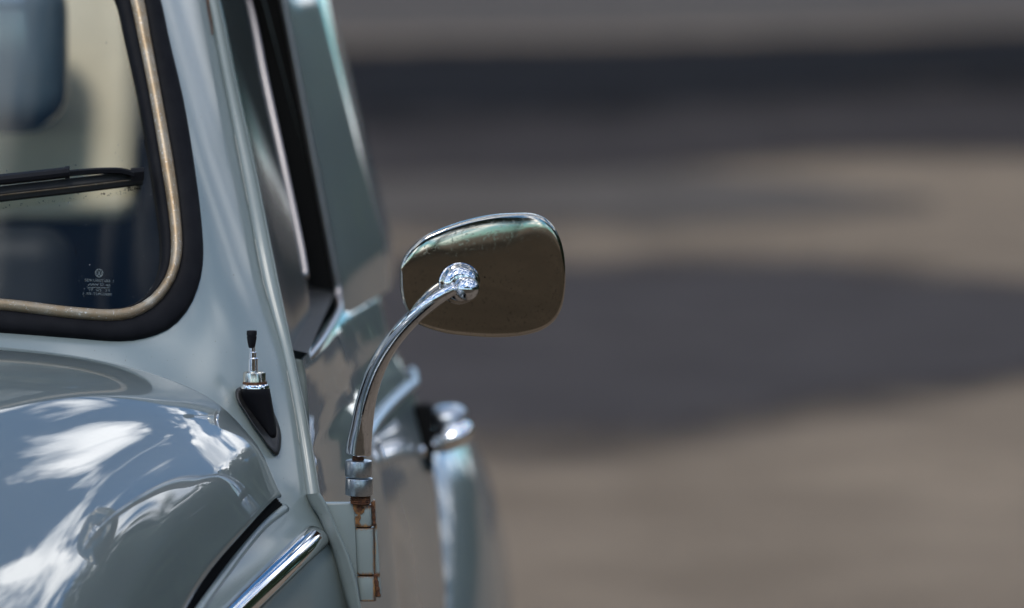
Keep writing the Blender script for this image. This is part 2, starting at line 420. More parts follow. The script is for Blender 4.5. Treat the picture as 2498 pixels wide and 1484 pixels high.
def full(c):                                    # right half then mirrored left half, closed loop
    m = c[::-1].copy(); m[:, 0] = 2*XC - m[:, 0]
    return np.vstack([c, m[1:-1]])
c_out, c_to, c_ti, c_gl = map(full, (c_out, c_to, c_ti, c_gl))
def band(rows):                                 # rows: (curveA, curveB, blend, height)
    return [np.array([ws(*(a*(1-t) + b*t), h) for a, b in zip(A, B)]) for A, B, t, h in rows]
seal = grid_obj('windscreen_seal', band([(c_out, c_to, -.03, -.006), (c_out, c_to, 0, .001), (c_out, c_to, .06, .0042), (c_out, c_to, .16, .0062), (c_out, c_to, .5, .0078), (c_out, c_to, .85, .0075), (c_out, c_to, .97, .006), (c_to, c_ti, .05, .004),
    (c_to, c_ti, .95, .004), (c_ti, c_gl, .0, .0062), (c_ti, c_gl, .2, .0068), (c_ti, c_gl, .7, .0050), (c_ti, c_gl, .95, .0025), (c_gl, c_gl, 0, -.004), (c_ti, c_gl, .6, -.012)]),
    M['rubber'], car, wrap=True, label='wide black rubber seal around the windscreen')
grid_obj('seal_trim', band([(c_to, c_ti, -.04, .0045), (c_to, c_ti, .02, .0075), (c_to, c_ti, .15, .0098), (c_to, c_ti, .38, .0112), (c_to, c_ti, .62, .0112), (c_to, c_ti, .85, .0098), (c_to, c_ti, .98, .0075), (c_to, c_ti, 1.04, .0045)]),
    M['trim'], seal, wrap=True, label='tarnished bronze-grey metal trim strip in the seal')
cc = np.array([XC, 1.2])
rows = [np.array([ws(*(cc + (p - cc)*t), -.003) for p in c_gl]) for t in np.linspace(0.02, 1.01, 26)]
windscreen = grid_obj('windscreen', rows, M['glass'], car, wrap=True, label='dusty windscreen glass with faint etched maker marks')

# etched marks
def ribbon(pts, w, h=.0006):
    p = np.array(pts, float); t = np.gradient(p, axis=0); t /= np.linalg.norm(t, axis=1)[:, None] + 1e-9
    nn = np.stack([-t[:, 1], t[:, 0]], 1)*w/2
    return [pw(u, v, h - .003) for u, v in p + nn], [pw(u, v, h - .003) for u, v in p - nn]
def add_ribbons(name, lines, w):
    V, Fc = [], []
    for ln in lines:
        a, b2 = ribbon(ln, w); k = len(V); V += a + b2; q = len(a)
        Fc += [(k+i, k+i+1, k+q+i+1, k+q+i) for i in range(q-1)]
    return mesh_obj(name, V, Fc, M['etch'], windscreen, smooth=False)
def seg(a, b2, n=4): return [tuple(np.array(a) + (np.array(b2)-np.array(a))*i/(n-1)) for i in range(n)]
lx, ly, R = 243, 664, 9.4
circ = [(lx + R*math.cos(t), ly + R*math.sin(t)) for t in np.linspace(0, 2*math.pi, 41)]
vl = [seg((lx-4.2, ly-8), (lx, ly-.5)), seg((lx, ly-.5), (lx+4.2, ly-8)), seg((lx-7.7, ly-5), (lx-3.6, ly+8)), seg((lx-3.6, ly+8), (lx, ly+.6)), seg((lx, ly+.6), (lx+3.6, ly+8)), seg((lx+3.6, ly+8), (lx+7.7, ly-5))]
add_ribbons('etched_emblem', [circ] + vl, 1.7)
zig = [(216 + i*1.36, 692 + 2.6*math.sin(i*math.pi/2.5)) for i in range(20)]
add_ribbons('etched_line', [seg((213, 698.6), (270, 700.2))], 1.3)
add_ribbons('etched_wave', [zig], 1.4)
def etched_text(body, uc, vc, width, height, mirror=False):
    cu = bpy.data.curves.new('txt', 'FONT'); cu.body = body; cu.size = 1; cu.resolution_u = 2
    to = bpy.data.objects.new('txt', cu); col.objects.link(to)
    bpy.context.view_layer.update()
    me = bpy.data.meshes.new_from_object(to.evaluated_get(bpy.context.evaluated_depsgraph_get()))
    bpy.data.objects.remove(to)
    xs = [v.co.x for v in me.vertices]; ys = [v.co.y for v in me.vertices]
    x0, x1, y1 = min(xs), max(xs), max(ys)
    for v in me.vertices:
        a = (v.co.x - x0)/(x1 - x0) - .5
        if mirror: a = -a
        q = pw(uc + a*width, vc + height/2 - v.co.y/y1*height + a*3, -.0022)
        v.co = Vector(q)
    me.materials.append(M['etch'])
    o = bpy.data.objects.new('etched_lettering', me); col.objects.link(o); set_parent(o, windscreen)
etched_text('SEKURIT-BS 1', 243, 682.5, 70, 6.4)
etched_text('D 45', 258.5, 693, 25, 6.0)
etched_text('TP  GS   39', 242.5, 705.5, 53, 6.2)
etched_text('SEKURIT-BS 1', 239, 715, 70, 6.0, True)

# ------------------------------------------------------------------ hood
prof = [(0, 1.0), (.38, .982), (.68, .865), (.863, .645), (.954, .345), (1.0, 0)]
pr = spline([(a, b2) for a, b2 in prof], 90)
yr = np.interp(pr[:, 0], [0, .57, .757, .921, .96, .99, 1.0], [3.912, 3.945, 3.970, 3.985, 3.985, 3.98, 3.97])
yr = np.polyval(np.polyfit([0, .3, .57, .757, .863, .921, .96, 1.0], [3.912, 3.922, 3.945, 3.968, 3.978, 3.981, 3.981, 3.976], 4), pr[:, 0])
XES = spline([(0, -.250), (.1, -.2735), (.2385, -.317), (.5, -.372), (.8, -.43), (1.2, -.52)], 200)
def XE(s): return np.interp(s, XES[:, 0], XES[:, 1])
def hood_row(s):                                # s metres forward of the rear edge
    xe = XE(s)
    ze = .8506 - .08*s - .78*s*s
    zc = 1.004 + .06*s - .42*s*s
    w = xe - XC
    k = min(1, s/1.1)
    z = pr[:, 1]*(1-k) + k*np.sqrt(np.clip(1 - pr[:, 0]**3.2, 0, 1))
    return np.stack([XC + w*pr[:, 0], yr - s, ze + (zc - ze)*z], 1)
def both(r):
    m = r[::-1].copy(); m[:, 0] = 2*XC - m[:, 0]
    return np.vstack([m[:-1], r])
S = np.concatenate([[0, .002, .006], np.linspace(.015, 1.15, 84)])
hr = [hood_row(s) for s in S]
def inward(r, d):                               # push a row along the inside of the shell
    q = r.copy(); q[:, 2] -= d; q[:, 0] -= d*.6*np.clip((pr[:, 0]-.9)/.1, 0, 1); return q
hr[0][:, 2] -= .0035; hr[1][:, 2] -= .0012
turned = inward(hr[0], .012); turned[:, 1] -= .004
hr = [turned] + hr
hr = [both(r) for r in hr]
def add_edge(r):                                 # folded lower side edge
    a = r[-1].copy() + np.array([-.002, 0, -.004]); b2 = a + np.array([-.012, 0, -.002])
    a2 = r[0].copy() + np.array([.002, 0, -.004]); b3 = a2 + np.array([.012, 0, -.002])
    return np.vstack([b3, a2, r, a, b2])
hr = [add_edge(r) for r in hr]
hood = grid_obj('hood', hr, M['paint_hood'], car, label='glossy rounded hood mirroring clouds and trees')

# ------------------------------------------------------------------ body shell: cowl, pillar and front quarter panel
def zof(v, y): return CAM[2] - (v - VPV)/F*y
def yg(u, v):                                    # gutter line depth
    y = 4.1
    for _ in range(30): y = 4.0 + .66*(at(u, v, y)[2] - .84)
    return y
groove = [(455, -230), (480, -110), (505, 0), (545, 200), (590, 430), (640, 690), (665, 770), (691, 870), (716, 1000), (733, 1110), (750, 1223)]
ctrl = []
for u, v in outer[::1]: ctrl.append((u, v, on_ws(u, v)[1]))
for u, v in ((370, -80), (340, -150)): ctrl.append((u, v, on_ws(u, v)[1]))
ctrl += [(-300, 795, on_ws(-300, 795)[1]), (-900, 806, on_ws(-900, 806)[1])]
ctrl += [(-917, 838, 3.915), (-450, 846, 3.932), (0, 854, 3.955), (211, 884, 3.970), (329, 910, 3.984), (470, 950, 3.995), (526, 978, 3.996), (557, 1006, 3.996), (613, 1071, 3.994), (660, 1146, 3.990), (681, 1212, 3.982)]
for u, v in groove: ctrl.append((u, v, yg(u, v)))
def pil(u, v, us, ug, bulge):
    a = on_ws(us, v)[1]; g = yg(ug, v); t = (u-us)/(ug-us)
    return (u, v, a*(1-t) + g*t - bulge)
for v_, us_, ug_ in ((-110, 362, 480), (0, 391, 505), (125, 419, 530), (253, 449, 557), (340, 464, 573), (430, 478, 590), (515, 489, 606), (600, 495, 622)):
    for t_, b_ in ((.25, .011), (.5, .0155), (.75, .0125)): ctrl.append(pil(us_ + (ug_-us_)*t_, v_, us_, ug_, b_))
ctrl += [(645, 960, 4.036), (700, 1130, 4.001)]
ctrl += [(776, 1261, 4.000), (801, 1321, 4.003), (841, 1484, 4.012), (880, 1640, 4.02)]
ctrl += [(692, 1238, 3.984), (645, 1282, 3.935), (600, 1330, 3.888), (480, 1484, 3.757), (370, 1640, 3.64)]
ctrl += [(740, 1280, 3.975), (770, 1318, 3.985), (690, 1370, 3.915), (570, 1484, 3.805), (460, 1640, 3.69), (760, 1420, 3.955), (700, 1484, 3.91), (600, 1640, 3.82), (770, 1484, 3.965)]
ctrl = np.array(ctrl); TPS_L = 3e-4
def U(r2): return -np.power(np.maximum(r2, 0), 2.5)          # smooth quintic kernel
def PB(q): return np.stack([np.ones(len(q)), q[:, 0], q[:, 1], q[:, 0]**2, q[:, 0]*q[:, 1], q[:, 1]**2], 1)
XY = ctrl[:, :2]/1000.0
n_ = len(ctrl)
A_ = np.zeros((n_+6, n_+6)); A_[:n_, :n_] = U(((XY[:, None] - XY[None])**2).sum(-1)) + np.eye(n_)*TPS_L
A_[:n_, n_:] = PB(XY); A_[n_:, :n_] = PB(XY).T
coef = np.linalg.solve(A_, np.concatenate([ctrl[:, 2], np.zeros(6)]))
def body_y(uv):
    q = np.asarray(uv, float)/1000.0
    return U(((q[:, None] - XY[None])**2).sum(-1)) @ coef[:n_] + PB(q) @ coef[n_:]
def body_pt(u, v, d=0.0):
    return at(u, v, body_y([(u, v)])[0] - d)
def in_poly(q, poly):
    x, y = q[:, 0], q[:, 1]; ins = np.zeros(len(q), bool); j = len(poly)-1
    for i in range(len(poly)):
        xi, yi = poly[i]; xj, yj = poly[j]
        if yi != yj:
            c_ = ((yi > y) != (yj > y)) & (x < (xj-xi)*(y-yi)/(yj-yi) + xi); ins ^= c_
        j = i
    return ins
inner_edge = [(-925, 793), (-300, 783)] + [(u - (12 if v < 760 else 4), v - (3 if v < 700 else 14)) for u, v in outer[::-1]] + [(350, -90), (310, -160), (300, -230)]
gro = [tuple(p) for p in spline(groove, 60)]
poly = inner_edge + [(a+7, b2) for a, b2 in gro] + [(762, 1223), (794, 1261), (822, 1321), (866, 1484), (912, 1640), (372, 1640), (483, 1484), (602, 1331), (690, 1237), (672, 1219), (648, 1152), (601, 1080), (546, 1020), (518, 992), (462, 964), (322, 924), (205, 898), (0, 868), (-925, 852)]
st = 4.0
us = np.arange(-928, 900, st); vs = np.arange(-236, 1645, st)
UU, VV = np.meshgrid(us, vs); Q = np.stack([UU.ravel(), VV.ravel()], 1)
ins = in_poly(Q, poly).reshape(UU.shape)
cell = ins[:-1, :-1] & ins[1:, :-1] & ins[:-1, 1:] & ins[1:, 1:]
ii, jj = np.nonzero(cell); nc_ = UU.shape[1]
quads = np.stack([ii*nc_+jj, (ii+1)*nc_+jj, (ii+1)*nc_+jj+1, ii*nc_+jj+1], 1)
used = np.unique(quads); remap = np.full(UU.size, -1); remap[used] = np.arange(len(used))
yy = np.concatenate([body_y(Q[used][i:i+4000]) for i in range(0, len(used), 4000)])
dd = fw[None] + ((Q[used][:, 0]-CU)/F)[:, None]*rt - ((Q[used][:, 1]-CV)/F)[:, None]*up
bp_ = CAM + dd*(yy/dd[:, 1])[:, None]
shell = mesh_obj('body_shell', bp_, remap[quads], M['paint_shell'], car, label='blue-grey cowl, pillar and front quarter panel')
mirror_copy(shell, car)

# drip gutter and the flange of the door post
g_pts = spline([(455, -230), (480, -110), (505, 0), (545, 200), (590, 430), (640, 690), (691, 870), (716, 1000), (733, 1110), (748, 1215)], 90)
e_pts = spline([(472, -230), (502, -110), (533, 0), (572, 190), (626, 430), (679, 690), (717, 870), (745, 1000), (765, 1110), (781, 1210)], 90)
rows = []
gy_ = body_y(g_pts)
def gut(t, dy):
    return np.array([at(*(g*(1-t) + e*t), y_ + dy) for g, e, y_ in zip(g_pts, e_pts, gy_)])
for t, dy in ((-.12, .012), (.0, .005), (.05, .001), (.12, -.001), (.4, -.0005), (.8, .0), (.88, -.002), (.93, -.005), (.97, -.006), (1.0, -.005), (1.03, .0), (1.0, .012), (.9, .03)):
    rows.append(gut(t, dy))
gutter = grid_obj('drip_gutter', rows, M['paint_old'], car, label='grey drip gutter running down the windscreen pillar')
mirror_copy(gutter, car)
crk = spline([(503, -20), (508, 20), (515, 62), (517, 85)], 16)
tube('rust_crack', [at(u+1, v, body_y([(u, v)])[0]-.002) for u, v in crk], np.linspace(.0012, .0006, 16), M['rust'], gutter, 8)
for (a, b2) in (((575, 330), (606, 500)), ((622, 585), (655, 738)), ((700, 905), (732, 1080))):
    tube('sealant_bead', [at(np.interp(v, groove_v := [g[1] for g in groove], [g[0] for g in groove])+2, v, body_y([(np.interp(v, groove_v, [g[0] for g in groove]), v)])[0]-.0018) for v in np.linspace(a[1], b2[1], 14)], .00035, M['sealant'], gutter, 6)
fl = spline([(746, 1206), (757, 1232), (776, 1261), (801, 1321), (812, 1350), (836, 1435), (850, 1484), (905, 1640)], 60)
fr_ = spline([(779, 1203), (790, 1220), (805, 1251), (826, 1300), (850, 1355), (870, 1423), (881, 1484), (930, 1640)], 60)
def flg(t, dy): return np.array([at(*(a*(1-t)+b2*t), 4.0 + dy) for a, b2 in zip(fl, fr_)])
flange = grid_obj('door_post_flange', [flg(t, dy) for t, dy in ((-.10, .016), (.0, .004), (.05, -.004), (.18, -.0085), (.45, -.011), (.75, -.013), (.92, -.0145), (1.0, -.012), (1.04, -.004), (1.02, .02), (.7, .06))], M['paint_old'], car, label='folded grey flange at the door post edge')
mirror_copy(flange, car)
# rubber in the gap between hood and quarter panel
gp1 = [(690, 1222, 3.999), (664, 1232, 3.985), (600, 1300, 3.925), (520, 1392, 3.845), (440, 1492, 3.765), (350, 1600, 3.67)]
gs = tube('hood_seal', [at(*p) for p in spline(gp1, 40)], .014, M['gap'], car, 12, label='black rubber in the gap beside the hood')
mirror_copy(gs, car)

lipuv = spline([(696, 1240), (645, 1280), (599, 1333), (483, 1490), (379, 1644)], 60); lipy = body_y(lipuv)
lip = tube('panel_lip', [at(u, v, y + .0024) for (u, v), y in zip(lipuv, lipy)], .0042, M['paint_shell'], shell, 14)
# chrome moulding on the quarter panel
mc = spline([(784, 1296, 0), (770, 1311, 0), (740, 1341, 0), (690, 1390, 0), (600, 1478, 0), (500, 1580, 0), (440, 1640, 0)], 70)[:, :2]
my = body_y(mc)
mrows = []
tanp = np.gradient(mc, axis=0); tanp /= np.linalg.norm(tanp, axis=1)[:, None]; nrm = np.stack([-tanp[:, 1], tanp[:, 0]], 1)
hw = 35*np.clip(np.sqrt(np.clip(1 - (1 - np.linspace(0, 12, 70))**2, 0, 1)) * (np.linspace(0, 12, 70) < 1) + (np.linspace(0, 12, 70) >= 1), 0.02, 1)
for a, hgt in ((-1.05, -.002), (-1, .002), (-.93, .005), (-.75, .0082), (-.45, .0105), (-.1, .0115), (.25, .0110), (.6, .0085), (.85, .005), (1, .001), (1.05, -.002)):
    uv = mc - nrm*(hw*a)[:, None]
    my = body_y(uv)
    mrows.append(np.array([at(u, v, y) for (u, v), y in zip(uv, my)]) + np.outer(np.minimum(1, hw/35)*hgt, np.array([.55, -.80, .25])))
mould = grid_obj('quarter_moulding', mrows, M['chrome_bright'], car, label='chrome moulding strip below the hood edge')
mirror_copy(mould, car)

# ------------------------------------------------------------------ door and side
def side_x(y, z):                                # outer skin of the door and rear quarter
    t = np.clip((y - 4.03)/.85, 0, 1.6)
    belt = -.238 + .012*t + .040*np.clip((t-.5)/.6, 0, 1)**1.5 - .25*np.clip(y-4.84, 0, 2)**1.2
    flare = np.interp(z, [.3, .45, .6, .74, .80, .835, .85, .87, .885, .90, .915, .935, .95, .962], [.060, .082, .086, .074, .062, .052, .045, .036, .0275, .0225, .019, .0135, .0085, .0])
    up_ = np.interp(z, [.962, 1.0, 1.15, 1.30, 1.38, 1.43, 1.46], [.0, -.004, -.034, -.068, -.10, -.15, -.21])
    sm = np.clip(t/.5, 0, 1); sm = sm*sm*(3-2*sm)
    return belt + flare*(.42 + .58*sm) + up_
def strip(name, ys, zs, mat, parent, flip=False, **k):
    return grid_obj(name, [np.array([(side_x(y, z), y, z) for y in ys]) for z in zs], mat, parent, flip=flip, **k)
zlow = np.concatenate([np.linspace(.30, .80, 14), np.linspace(.81, .962, 40)])
ys_d = np.linspace(4.03, 4.66, 30)
def yd(z): return 4.012 + .66*max(0, z - .84) + .012
door = grid_obj('door', [np.array([(side_x(y, z), y, z) for y in np.linspace(yd(z), 4.86, 40)]) for z in zlow], M['paint'], car, label='blue-grey car door seen edge-on')
# door front return, window opening and rear body
grid_obj('door_edge', [np.array([(side_x(yd(z), z) - d, yd(z) + (.012 if d else 0), z) for z in zlow]) for d in (0, .004, .08)], M['paint_old'], door)
YR = 4.60
def xg_(z): return -.2605 - .20*(z - 1.0)
def reveal_x(z, t):
    return xg_(z) + (-.2312 - .187*(z-1.0) - xg_(z))*t
zr = np.linspace(.985, 1.42, 40)
rz = [np.array([(reveal_x(z, t), YR + .012 - .012*t, z) for z in zr]) for t in (0, .3, .7, 1.0)]
grid_obj('window_channel', rz, M['gap'], door, label='black window channel')
sill = [np.array([(reveal_x(.985, t) - .006*(YR - y), y, .972 + .014*(y-4.1)/.5 - .006*t) for y in np.linspace(4.125, YR+.01, 16)]) for t in (-.05, .1, .4, .7, .95)]
grid_obj('window_sill', sill, M['rubber_dusty'], door, label='black rubber strip along the window sill')
corner = [(reveal_x(z, 1.0)+.003, YR-.003, z) for z in zr[::-1]] + [(reveal_x(.985, 1.0)+.003, YR-.01, .976), (reveal_x(.985, 1.05)+.004, YR-.03, .969), (reveal_x(.985, 1.05)+.003, 4.45, .964), (reveal_x(.985, 1.05)-.004, 4.25, .958), (reveal_x(.985, 1.05)-.016, 4.13, .950)]
tube('window_trim', spline(corner, 90), .0042, M['dull_trim'], door, 10)
post_l = spline([(470, -230), (500, -110), (532, 0), (572, 190), (626, 430), (676, 690), (705, 830), (722, 905)], 60)
post_r = spline([(525, -230), (565, -110), (606, 0), (645, 190), (697, 430), (742, 650), (755, 760), (758, 850)], 60)
prow = []
for t, d in ((-.1, .02), (0, .022), (.06, .045), (.15, .075), (.35, .13), (.6, .195), (.85, .26), (1.0, .295), (1.03, .305), (1.0, .32), (.9, .33)):
    prow.append(np.array([at(*(a_*(1-t) + b_*t), yg(*a_) + d) for a_, b_ in zip(post_l, post_r)]))
grid_obj('door_window', prow, M['side_glass'], door, label='dark door window glass with a dim green reflection')
tube('window_trim', [at(u+1, v, yg(*a_) + .297) for a_, (u, v) in zip(post_l, post_r) if v < 690], .0030, M['dull_trim'], door, 10)
# rear quarter and B pillar: skin from belt to roof
def rear_x(y, z):
    base = -.2292 + .045*np.clip((y-YR)/.32, 0, 1)**.75 - .12*np.clip((y-5.0)/.9, 0, 1)**2
    upz = np.interp(z, [.95, 1.0, 1.30, 1.38, 1.43, 1.46], [.004, 0, -.078, -.112, -.165, -.23])
    return base + upz
zs = np.linspace(.955, 1.46, 40)
rows = [np.array([(rear_x(y, z), y, z) for y in np.concatenate([[YR+.002, YR+.01], np.linspace(YR+.03, 5.9, 40)])]) for z in zs]
rq = grid_obj('rear_quarter', rows, M['paint'], car, label='blurred grey rear quarter beside the door window')
# lower rear quarter behind the door
lowq = strip('rear_quarter_lower', np.linspace(4.864, 5.9, 30), zlow, M['paint'], car)
mirror_copy(rq, car); mirror_copy(lowq, car)
rd = mirror_copy(door, car)
# side moulding on door
dm = np.array([(side_x(y, .848)+.004, y, .848 + .006*(y-4.03)) for y in np.linspace(4.30, 4.855, 40)])
tube('door_moulding', dm, np.interp(np.linspace(0, 1, 40), [0, .03, .25, 1], [.002, .0035, .005, .0055]), M['chrome_dull'], door, 14, label='chrome belt moulding along the door')
dm2 = np.array([(side_x(y, .848)+.004, y, .853 + .0*(y-4.03)) for y in np.linspace(4.872, 4.98, 10)])
tube('belt_moulding', dm2, .004, M['chrome_dull'], lowq, 14)

# door handle
hx = side_x(4.84, .80)
gk = box('door_handle', (hx-.012, 4.80, .755), (hx+.010, 4.835, .832), M['gap'], door, .005, label='chrome door handle on a black gasket')
def blob(name, c_, r, mat, parent, rot=0.0, **k):
    th = np.linspace(0, np.pi, 17); rows = []
    for a in th:
        ph = np.linspace(0, 2*np.pi, 28, endpoint=False)
        q = np.stack([r[0]*np.sign(np.cos(ph))*np.abs(np.cos(ph))**.8*np.sin(a)**.8, r[1]*np.sign(np.sin(ph))*np.abs(np.sin(ph))**.8*np.sin(a)**.8, np.full(28, r[2]*np.cos(a))], 1)
        cs, sn = math.cos(rot), math.sin(rot)
        q = np.stack([q[:, 0]*cs - q[:, 2]*sn, q[:, 1], q[:, 0]*sn + q[:, 2]*cs], 1)
        rows.append(np.array(c_) + q)
    return grid_obj(name, rows, mat, parent, wrap=True, **k)
# ------------------------------------------------------------------ roof and lower body
def roof_row(y):
    hw_ = np.interp(y, [4.24, 4.6, 5.2, 5.9], [.46, .53, .56, .48]); zs_ = np.interp(y, [4.24, 4.6, 5.2, 5.9], [1.385, 1.42, 1.42, 1.28]); zc = np.interp(y, [4.24, 4.5, 5.0, 5.5, 5.9], [1.432, 1.485, 1.50, 1.455, 1.33])
    t = np.linspace(-1, 1, 31)
    return np.stack([XC + hw_*t, np.full(31, y), zs_ + (zc - zs_)*np.sqrt(np.clip(1 - np.abs(t)**2.6, 0, 1))], 1)
ry_ = np.linspace(4.215, 5.9, 40); rr_ = np.array([roof_row(y) for y in ry_])
rf_ = [q for q in grid_faces(40, 31) if not (4.36 < ry_[q[0]//31] < 4.92 and abs(q[0] % 31 - 14.5) < 9)]  # faces left out: added opening that lets sun and sky into the cabin
roof = mesh_obj('roof', rr_.reshape(-1, 3), rf_, M['paint'], car, label='roof with its sunroof open, above the picture')
box('rear_body', (XC-.60, 5.62, .30), (XC+.60, 5.9, 1.0), M['paint'], car, .05)
box('floor_pan', (XC-.58, 3.2, .24), (XC+.58, 5.9, .32), M['gap'], car)
box('front_bulkhead', (XC-.45, 3.5, .32), (XC+.45, 3.9, .70), M['gap'], car, .02)

# rear fender
fr = []
for th in np.linspace(-.3, math.pi*.55, 34):
    row = []
    for ph in np.linspace(math.pi*1.02, math.pi*2.0, 40):
        y = 5.75 + .55*math.cos(ph)*math.cos(th*0) * 1.0
        row.append((0, y, 0))
    fr.append(row)
fr = []
for a in np.linspace(-.12, math.pi*.5, 40):       # a: elevation
    row = []
    for ph in np.linspace(-math.pi*.5, math.pi*.5, 50):
        row.append((-.165 + .124*math.cos(a)*math.cos(ph)**.7, 5.75 + .52*math.cos(a)**.6*math.sin(ph), .38 + .312*math.sin(a)))
    row = [(-.33, row[0][1], row[0][2])] + row + [(-.33, row[-1][1], row[-1][2])]
    fr.append(row)
fr.append([(-.33, q[1], q[2]) for q in fr[-1]])
fender = grid_obj('rear_fender', fr, M['paint'], car, label='rounded rear fender bulging beyond the door')
f2 = []
for a in np.linspace(-.12, math.pi*.5, 30): f2.append([(-.165 + .112*math.cos(a)*.02, 5.22, .38 + .312*math.sin(a)) for _ in range(2)])

# ------------------------------------------------------------------ handle chrome
hy = 4.83
def hp(u, v, y=hy): return at(u, v, y)
blob('handle_boss', hp(1092, 1016, 4.85), (.0225, .034, .0135), M['chrome_dull'], gk, .10)
blob('handle_grip', hp(1096, 1064, 4.83), (.029, .036, .0165), M['chrome_bright'], gk, .34)
tube('handle_bar', [hp(1105, 1045, 4.85), hp(1108, 1035, 4.92), hp(1095, 1030, 4.99)], .012, M['chrome_bright'], gk, 14)
blob('moulding_end', hp(1012, 1100, 4.80), (.014, .02, .011), M['chrome_bright'], door)

# ------------------------------------------------------------------ side mirror
MN = np.array([.20, -.97, -.045]); MN /= np.linalg.norm(MN)
MC = at(1180, 672, 3.925)
def on_plane(u, v, h=0.0):
    d = ray(u, v); t = ((MC + MN*h - CAM) @ MN)/(d @ MN); return CAM + d*t
mo = [(978, 683), (979, 649), (989, 626), (1004, 606), (1030, 583), (1076, 561), (1133, 541), (1202, 526), (1260, 522), (1300, 523), (1326, 531), (1349, 550), (1366, 580), (1376, 617), (1380, 660), (1379, 706), (1372, 747), (1355, 781), (1326, 804), (1283, 818), (1217, 824), (1145, 821), (1087, 814), (1038, 800), (1012, 787), (995, 761), (984, 735), (979, 706)]
mo = spline(mo, 120, closed=True); mcen = np.array([1180.0, 675.0])
rows = []
for t, h in ((.985, -.008), (.995, -.0075), (1.0, -.006), (1.0, -.003), (.998, -.0016), (.994, -.0008), (.988, -.0002), (.978, .0003), (.955, .0008), (.92, .0012), (.86, .0017), (.8, .0021), (.68, .0027), (.5, .0034), (.3, .0039), (.12, .0041), (.01, .0041)):
    rows.append(np.array([on_plane(*(mcen + (p - mcen)*t)) + MN*h for p in mo]))
mirror = grid_obj('side_mirror', rows, M['steel_shell'], car, wrap=True, label='rounded metal back of the door mirror')
m, n, l, b = new_mat('mirror_glass'); b.inputs['Metallic'].default_value = 1; b.inputs['Roughness'].default_value = .01; b.inputs['Base Color'].default_value = (.9, .9, .9, 1); M['mglass'] = m
rows = [np.array([on_plane(*(mcen + (p - mcen)*t)) - MN*.0078 for p in mo]) for t in (.99, .5, .01)]
grid_obj('mirror_glass', rows, M['mglass'], mirror, wrap=True)
s4 = 3.9/F
soc = on_plane(1118, 690) + MN*.0055
lathe('ball_socket', soc, MN, [(0, .0195), (.0005, .0190), (.002, .0180), (.005, .0172), (.008, .0160), (.0105, .0140), (.012, .0118), (.0125, .010), (.0125, .001)], M['chrome'], mirror)
bc = on_plane(1127, 695) + MN*.027
a = np.linspace(0, math.pi, 25)
lathe('ball_joint', bc, MN, [(-.0112*math.cos(t), max(.0112*math.sin(t), 1e-4)) for t in a], M['chrome'], mirror)
y_ball = bc[1]
armc = [(1112, 703, y_ball+.001, 13), (1087, 716, y_ball+.003, 15), (1053, 738, y_ball+.008, 17), (1009, 774, y_ball+.020, 18.2), (972, 813, y_ball+.035, 18.8), (944, 851, y_ball+.052, 19.5), (921, 893, y_ball+.070, 20.5), (904, 938, y_ball+.085, 21.5), (892, 981, y_ball+.096, 23), (882, 1040, y_ball+.104, 26), (875, 1085, y_ball+.108, 29.5), (873, 1106, y_ball+.109, 30.5)]
sp = spline(armc, 90)
arm = tube('mirror_arm', [at(u, v, y) for u, v, y, r in sp], np.array([1.07*r*y/F for u, v, y, r in sp]), M['chrome_arm'] if 'chrome_arm' in M else M['chrome'], mirror, 32, label='curved tapering chrome arm of the mirror')
yc = y_ball + .109
def px(r): return r*yc/F
UPZ = np.array([0.03, 0.0, 1.0])
base = at(873, 1208, yc)
lathe('mirror_pin', at(873, 1125, yc), UPZ, [(0, px(15)), (.002, px(15)), (.004, px(13.5)), (.010, px(13.5)), (.0125, px(12))], M['rust'], mirror)
H1 = px(40); H2 = px(43)
sharp(lathe('mirror_collar', at(874, 1162.5, yc), UPZ, [(0, px(31)), (.0003, px(32.5)), (.001, px(33.3)), (H1-.0012, px(32.8)), (H1-.0003, px(32)), (H1, px(30.5)), (H1, px(10))], M['chrome_dull'], mirror), 60)
sharp(lathe('mirror_collar', at(875, 1208, yc), UPZ, [(0, px(28)), (.0003, px(33)), (.001, px(34)), (H2-.001, px(33.6)), (H2-.0003, px(33)), (H2, px(31)), (H2, px(10))], M['chrome_dull'], mirror), 60)
th_prof = []
for i in range(5):
    th_prof += [(i*.0019, px(23)), (i*.0019 + .0007, px(25.5)), (i*.0019 + .0012, px(25.5)), (i*.0019 + .0018, px(23))]
lathe('threaded_stem', at(879, 1229, yc), UPZ, th_prof, M['rust'], mirror)

# ------------------------------------------------------------------ hinge
YH = yc
m, n, l, b = new_mat('hinge_paint_rust_stained'); M['hinge_paint'] = m
t_ = n.new('ShaderNodeTexCoord'); sx_ = n.new('ShaderNodeSeparateXYZ'); l.new(t_.outputs['Object'], sx_.inputs[0])
def mth(op, a_, b_=None, clamp=False):
    q = n.new('ShaderNodeMath'); q.operation = op; q.use_clamp = clamp
    for i_, val in enumerate((a_, b_)):
        if val is None: continue
        if isinstance(val, (int, float)): q.inputs[i_].default_value = val
        else: l.new(val, q.inputs[i_])
    return q.outputs[0]
tot = None
for v_, w_ in ((1285, .0055), (1402, .0055), (1234, .006), (1466, .004)):
    d_ = mth('DIVIDE', mth('ABSOLUTE', mth('SUBTRACT', sx_.outputs['Z'], float(at(890, v_, YH)[2]))), w_)
    d_ = mth('SUBTRACT', 1.0, d_, True)
    tot = d_ if tot is None else mth('MAXIMUM', tot, d_)
edge_ = mth('SUBTRACT', 1.0, mth('DIVIDE', mth('ABSOLUTE', mth('SUBTRACT', sx_.outputs['X'], float(at(913, 1340, YH)[0]))), .0035), True)
tot = mth('MAXIMUM', tot, mth('MULTIPLY', edge_, .9))
rf = noise(n, l, 320, 5, .7, stretch=(1, 1, .3))
